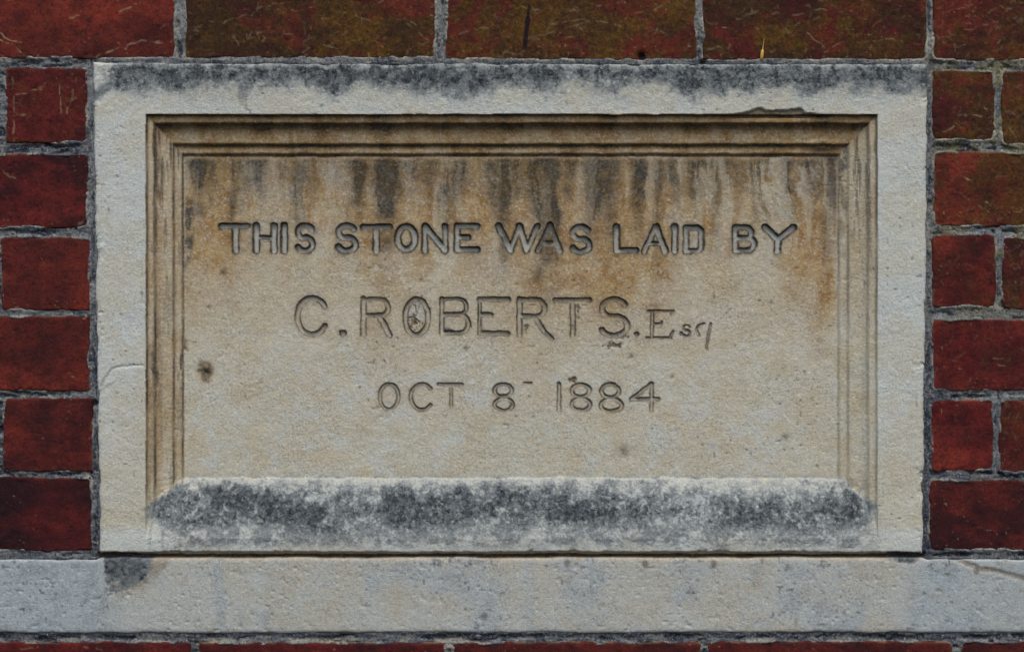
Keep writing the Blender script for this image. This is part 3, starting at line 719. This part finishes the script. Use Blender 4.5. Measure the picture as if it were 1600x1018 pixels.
    crust = ss(34, -14, Y - edge_y) * (.66 + .40 * ss(.36, .60, c2)) * (.55 + .45 * ss(98, 112, Y + (c2 - .5) * 18)) * ss(150, 200, X + (c1 - .5) * 40)
    crust = np.clip(crust - .45 * ss(.58, .70, c3) * ss(.48, .66, c2), 0, 1)
    diag = seg_dist(X + (c1 - .5) * 16, Y + (c2 - .5) * 12, [(150, 150), (164, 140), (180, 125), (215, 116)])
    crust = np.maximum(crust, .55 * ss(13, 2, diag))
    crust = np.clip(crust * .95, 0, .96)
    grey_fade = ss(60, 0, Y - 122 - (c1 - .5) * 50) * (Y < 182)
    qx_ = np.abs(X + (c1 - .5) * 26 - 799.5) - 566 + 42; qy_ = np.abs(Y + (c2 - .5) * 22 + (c1 - .5) * 22 - 797) - 44 + 42
    rr = np.hypot(np.maximum(qx_, 0), np.maximum(qy_, 0)) + np.minimum(np.maximum(qx_, qy_), 0) - 42
    sillm = ss(22, -28, rr) * ss(-.12, .10, (Y - 790) + (X - 228) * .74 ) * ss(0, 22, (Y - 742) * 1.3 - np.maximum(0, 290 - X) * .75 - np.maximum(0, X - 1308) * .75 + (c2 - .5) * 20)
    hard = gauss(Y + (c1 - .5) * 30, 800, 26)
    c4 = fbm(X, Y, 24, 457, 5, gain=.68); c5 = fbm(X, Y, 90, 458, 4, sy=34)
    sc_ = sillm * np.clip(.55 + .26 * hard + .60 * (c2 - .5) + .85 * (c5 - .5) - .24 * ss(.56, .70, c4) - .30 * ss(.57, .70, c3), .27, .95)
    crust = np.maximum(crust, np.clip(sc_, 0, .93))
    crust = np.maximum(crust, .22 * ss(868, 835, Y) * ss(735, 770, Y) * ss(.35, .62, c2) * ss(240, 300, X) * ss(1400, 1330, X))
    crust = np.maximum(crust, in_panel * np.clip(run, 0, 1) * .75 * ss(.40, .66, fbm(X, Y, 34, 456, 5, sy=60)) * ss(400, 300, Y))
    lx = IX0 + 6 + (c2 - .5) * 14
    crust = np.maximum(crust, in_panel * (.25 + .9 * ss(.36, .60, c2 * .5 + c3 * .5)) * ss(13, 2, np.abs(X - lx + (Y - 340) * .05)) * ss(300, 325, Y) * ss(450, 385, Y + (c2 - .5) * 60))
    gl = seg_dist(X + (c2 - .5) * 16, Y, [Q(314, 255), Q(320, 285), Q(331, 318)])
    crust = np.maximum(crust, in_panel * .42 * ss(11, 3, gl))
    crust = np.maximum(crust, jr * .95 * gauss(m, .84, .14) * ss(430, 280, Y + (c1 - .5) * 160) * ss(.30, .52, c2))
    crust = np.maximum(crust, in_panel * .9 * ss(18, 3, np.abs(X - (IX1 - 6) + (c2 - .5) * 14)) * ss(400, 280, Y + (c1 - .5) * 100))
    crust = np.maximum(crust, .75 * lump * ss(.45, .6, c2))
    for (bx, by, rx, ry) in ((185, 866, 40, 5), (1412, 864, 34, 5)):
        crust = np.maximum(crust, .85 * ss(.35, .6, np.exp(-(((X - bx) / rx) ** 2 + ((Y - by) / ry) ** 2)) + (c2 - .5) * .4))
    rust = np.maximum(rust, .65 * ss(858, 864, Y + (chip - .5) * 5) * (.4 + .6 * n_mid))
    # lettering: grime caught in the cuts, heavier under the damp runs
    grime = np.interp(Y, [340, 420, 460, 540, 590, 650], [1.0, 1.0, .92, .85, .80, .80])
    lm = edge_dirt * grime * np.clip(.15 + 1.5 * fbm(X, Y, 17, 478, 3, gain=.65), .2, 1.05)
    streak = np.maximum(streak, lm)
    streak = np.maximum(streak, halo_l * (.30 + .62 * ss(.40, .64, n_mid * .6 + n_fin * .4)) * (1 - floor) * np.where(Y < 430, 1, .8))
    rust = np.maximum(rust, halo_l * .6 * (1 - floor))
    streak = np.where(line_of == 1, np.maximum(streak, floor * (.14 + .28 * np.clip(run, 0, 1))), streak)
    pale = floor * np.where(line_of == 1, .85, .35)  # pale highlight along the bottom of the cuts, put into the colour
    # line 1: soot hangs in and below the letters where the runs reach them
    band1 = gauss(Y, 374, 24) * in_panel
    crust = np.maximum(crust, band1 * np.clip(run - .25, 0, .6) * .9 * ss(.35, .6, c2) * (1 - floor))
    rust = np.where(line_of > 0, np.maximum(rust * (1 - .75 * floor * (line_of == 1)), edge_dirt * .5), rust)
    streak = np.maximum(streak, dent_mask * .55); kn = np.hypot(X - kx, (Y - ky - 4) * .75); streak = np.maximum(streak, .75 * ss(14, 5, kn + (n_fin - .5) * 14)); rust = np.maximum(rust, .7 * ss(20, 8, kn + (n_mid - .5) * 16)); streak = np.maximum(streak, flake * (.55 + .5 * n_fin)); streak = np.maximum(streak, star * .8)
    rust = np.maximum(rust, flake * .6 * n_mid * 1.4); pale = np.maximum(pale, .75 * inO * (1 - star) * ss(505, 492, Y))
    # pale bloom: lower panel, rims, round the foot of the sill
    lowp = in_panel * ss(430, 620, Y)
    pale = np.maximum(pale, lowp * (.12 + .55 * ss(.48, .72, fbm(X, Y, 26, 460, 5, gain=.68))))
    pale = np.maximum(pale, in_panel * .55 * ss(.55, .72, fbm(X, Y, 30, 461, 4)) * ss(500, 330, Y))
    scr = seg_dist(X, Y, [Q(1200, 322), Q(1262, 262)])
    hatch = ss(.55, .68, vn((X + Y) + (n_mid - .5) * 40, (X - Y) * .9 + (n_fin - .5) * 12, 30, 462, sy=3.4)) * ss(34, 10, scr) * in_panel
    pale = np.maximum(pale, hatch * .45); rust *= 1 - .3 * hatch; H += hatch * .12
    rim = 1 - np.clip(in_open + in_panel, 0, 1)
    pale = np.maximum(pale, rim * (.45 + .5 * ss(.4, .65, c1)) * ss(760, 300, np.abs(Y - 380) + 200))
    pale = np.maximum(pale, grey_fade * .6); pale = np.maximum(pale, sillm * .95); rust = rust * (1 - sillm); 
    pale = np.maximum(pale, .6 * gauss(Y + (c2 - .5) * 14, 756, 9) * ss(270, 290, X) * ss(1330, 1310, X))
    pale = np.maximum(pale, .85 * ss(812, 836, Y) * (.55 + .45 * ss(.35, .6, c1)))
    crust = np.maximum(crust, .48 * ss(868, 842, Y) * ss(800, 830, Y) * (.45 + .55 * ss(.35, .6, c2)) * ss(236, 300, X) * ss(1400, 1330, X))
    crust = np.maximum(crust, .34 * grey_fade * (.35 + c2) * ss(160, 240, X))
    crust = np.maximum(crust, .30 * gauss(Y, 757, 14) * (c2 + .3) * ss(262, 300, X) * ss(1340, 1300, X))
    streak = np.maximum(streak, ss(4.5, 1.5, spl) * .25 * ss(200, 170, X))
    tm = ss(10, 5, np.abs(X - 381 + (n_mid - .5) * 10)) * ss(112, 124, Y) * ss(172, 150, Y)
    streak = np.maximum(streak, .45 * tm); streak = np.maximum(streak, bk * .5); rust = np.maximum(rust, bk * .4)
    streak = np.maximum(streak, .5 * pits)
    jd = [(240, 575, 7, 40), (277, 572, 7, 42), (283, 550, 4, 25), (236, 410, 4, 20)]
    for (jx, jy, rx, ry) in jd:                              # dark open beds in the left jamb
        g = np.exp(-(((X - jx + (n_fin - .5) * 6) / rx) ** 2 + ((Y - jy) / ry) ** 2)) * ss(.42, .62, vn(X, Y, 5, 470, sy=26))
        streak = np.maximum(streak, g * .9); H -= 1.3 * g
    moved = crust * np.clip(in_panel + jr + topm, 0, 1) * (Y < 735); streak = np.maximum(streak, moved * .95); crust = crust - moved * .88
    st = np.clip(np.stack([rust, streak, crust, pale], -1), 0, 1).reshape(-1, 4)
    # ================= cut the carved surface into its parts
    Xw = X + np.exp(-e / 6) * (fbm(X, Y, 26, 480, 4, gain=.6) - .5) * 5.0
    Yw = Y + np.exp(-e / 6) * (fbm(X, Y, 26, 481, 4, gain=.6) - .5) * 4.0
    co = to_world(Xw, Yw, H, SB)
    F = grid_faces(ny, nx)
    def fc(a): return (a[:-1, :-1] + a[1:, :-1] + a[1:, 1:] + a[:-1, 1:]) / 4
    fX, fY = fc(X), fc(Y)
    ftl, ftr, ftt = fc(tl), fc(tr), fc(tt); fm = np.minimum(np.minimum(ftl, ftr), ftt)
    fsill = sill_on[:-1, :-1] & (fY > IY1 - 3) & (fY < SILL_Y1 + 6)
    fown = owner[:-1, :-1]
    part = np.zeros(fX.shape, int)                           # 0 rim
    inside = (fm > 0) & (fY < SILL_Y1 + 8)
    part[inside & (fm >= 1)] = 4
    part[inside & (fm < 1) & (ftt <= np.minimum(ftl, ftr))] = 1
    part[inside & (fm < 1) & (ftt > np.minimum(ftl, ftr)) & (ftl < ftr)] = 2
    part[inside & (fm < 1) & (ftt > np.minimum(ftl, ftr)) & (ftl >= ftr)] = 3
    part[fsill & (fm > -.05)] = 5
    part[(part == 4) & (fown >= 0)] = 100 + fown[(part == 4) & (fown >= 0)]
    def emit(name, mask, parent, label=None, closed=False):
        f = F[mask]
        if len(f) == 0: return None
        used = np.unique(f); rm = np.full(nx * ny, -1); rm[used] = np.arange(len(used))
        c, s_, ff = co[used], st[used], rm[f]
        if closed:
            c, s_, sides, back = skirt(c, s_, rm[border_loop(ny, nx)], 0.11)
            ff = [np.vstack([ff, sides]), back]
        o = make_mesh(name, c, ff, s_, M_STONE, parent)
        if label: o['label'] = label
        return o
    emit('rim', part == 0, stone, 'flat pale outer rim, black growth along its top', True)
    emit('moulding', part == 1, stone, 'brown stained moulding along the top'); emit('moulding', part == 2, stone, 'moulding down the left side'); emit('moulding', part == 3, stone, 'moulding down the right side')
    emit('sill', part == 5, stone, 'sloping sill blackened with growth')
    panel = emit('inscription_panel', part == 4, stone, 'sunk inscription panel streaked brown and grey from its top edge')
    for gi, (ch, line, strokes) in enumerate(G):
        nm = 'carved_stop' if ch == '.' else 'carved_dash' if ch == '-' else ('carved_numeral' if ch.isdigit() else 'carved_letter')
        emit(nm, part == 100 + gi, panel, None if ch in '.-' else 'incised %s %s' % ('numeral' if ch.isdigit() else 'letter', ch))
build_stone()
